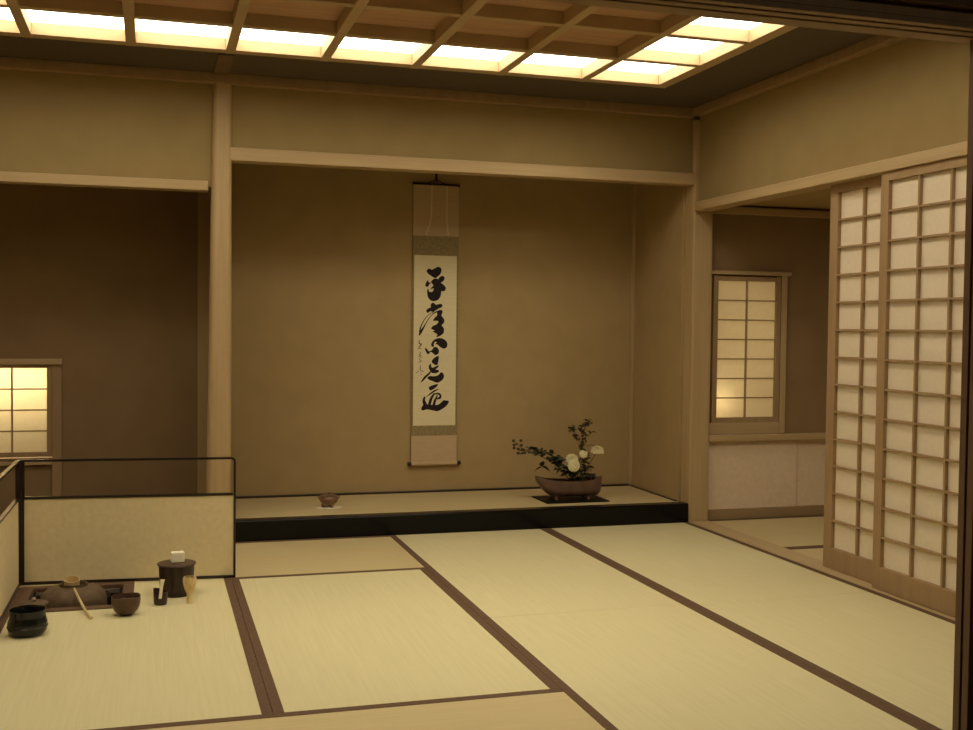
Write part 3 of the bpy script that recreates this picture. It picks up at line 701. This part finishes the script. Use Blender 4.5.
mum(Xs(596), Zs(452.5), .046, (.05, -.15, 1), 1, 'flat-topped cream flower standing apart at the right', y=.34, dome=1.0)

# ------------------------------------------------------------------ lights and world
def point(name, loc, e, col, size):
    l = bpy.data.lights.new(name, 'POINT'); l.energy = e; l.color = col; l.shadow_soft_size = size
    o = bpy.data.objects.new(name, l); o.location = loc; C.objects.link(o); return o
def area(name, loc, rot, e, col, sx, sy):
    l = bpy.data.lights.new(name, 'AREA'); l.energy = e; l.color = col; l.shape = 'RECTANGLE'; l.size = sx; l.size_y = sy
    o = bpy.data.objects.new(name, l); o.location = loc; o.rotation_euler = rot; C.objects.link(o); return o
# lamps behind the two paper windows
area('lamp_behind_alcove_window', (-4.08, 1.17, .90), (math.radians(-90), 0, 0), 12, (1, .95, .84), .8, .10)
point('lamp_behind_anteroom_window', (.235, .17, .765), 1.5, (1, .95, .82), .03)
area('daylight_behind_anteroom_window', (.42, .62, 1.15), (math.radians(-90), 0, 0), 4.6, (1, .92, .76), .5, .9)
area('anteroom_fill', (1.35, -1.7, 1.95), (0, 0, 0), 7, (1, .88, .68), .5, .5)  # added fill without a fixture, brightens the anteroom
point('corridor_fill', (-1.5, -6.4, 2.6), 9.0, (1, .86, .64), .1)  # added unseen light that lifts the fascia of the front head rail
def spot(name, loc, tgt, e, col, ang, blend, size):
    l = bpy.data.lights.new(name, 'SPOT'); l.energy = e; l.color = col; l.spot_size = math.radians(ang); l.spot_blend = blend; l.shadow_soft_size = size
    o = bpy.data.objects.new(name, l); o.location = loc; C.objects.link(o)
    o.rotation_euler = (Vector(tgt)-Vector(loc)).to_track_quat('-Z', 'Y').to_euler(); return o
spot('ceiling_downlight', (-1.95, -2.05, 2.60), (-1.95, -2.05, 0), 115, (1, .91, .69), 105, 1, .12)
spot('alcove_spotlight', (-.75, -1.52, 2.555), (-1.15, .86, 1.20), 15, (1, .90, .66), 48, 1, .06)

w = bpy.data.worlds.new('world'); bpy.context.scene.world = w; w.use_nodes = True
w.node_tree.nodes['Background'].inputs[0].default_value = (1, .75, .5, 1); w.node_tree.nodes['Background'].inputs[1].default_value = .0

# ------------------------------------------------------------------ camera
yaw, pitch, roll = (math.radians(v) for v in (16.7518, -1.9579, .63314))
f = Vector((math.sin(yaw)*math.cos(pitch), math.cos(yaw)*math.cos(pitch), math.sin(pitch)))
r0 = Vector((math.cos(yaw), -math.sin(yaw), 0)); u0 = r0.cross(f)
r = r0*math.cos(roll)+u0*math.sin(roll); u = -r0*math.sin(roll)+u0*math.cos(roll)
cam = bpy.data.cameras.new('camera'); co = bpy.data.objects.new('camera', cam); C.objects.link(co)
co.matrix_world = Matrix.Translation((-3.2228, -6.2722, 1.2098)) @ Matrix((r, u, -f)).transposed().to_4x4()
cam.sensor_width = 36; cam.lens = 1111.857/973*36; cam.clip_start = .05
sc = bpy.context.scene; sc.camera = co
sc.view_settings.view_transform = 'Standard'; sc.view_settings.look = 'None'; sc.view_settings.gamma = 1
sc.view_settings.use_curve_mapping = False; sc.view_settings.exposure = 0.33
sc.cycles.max_bounces = 10; sc.cycles.diffuse_bounces = 6
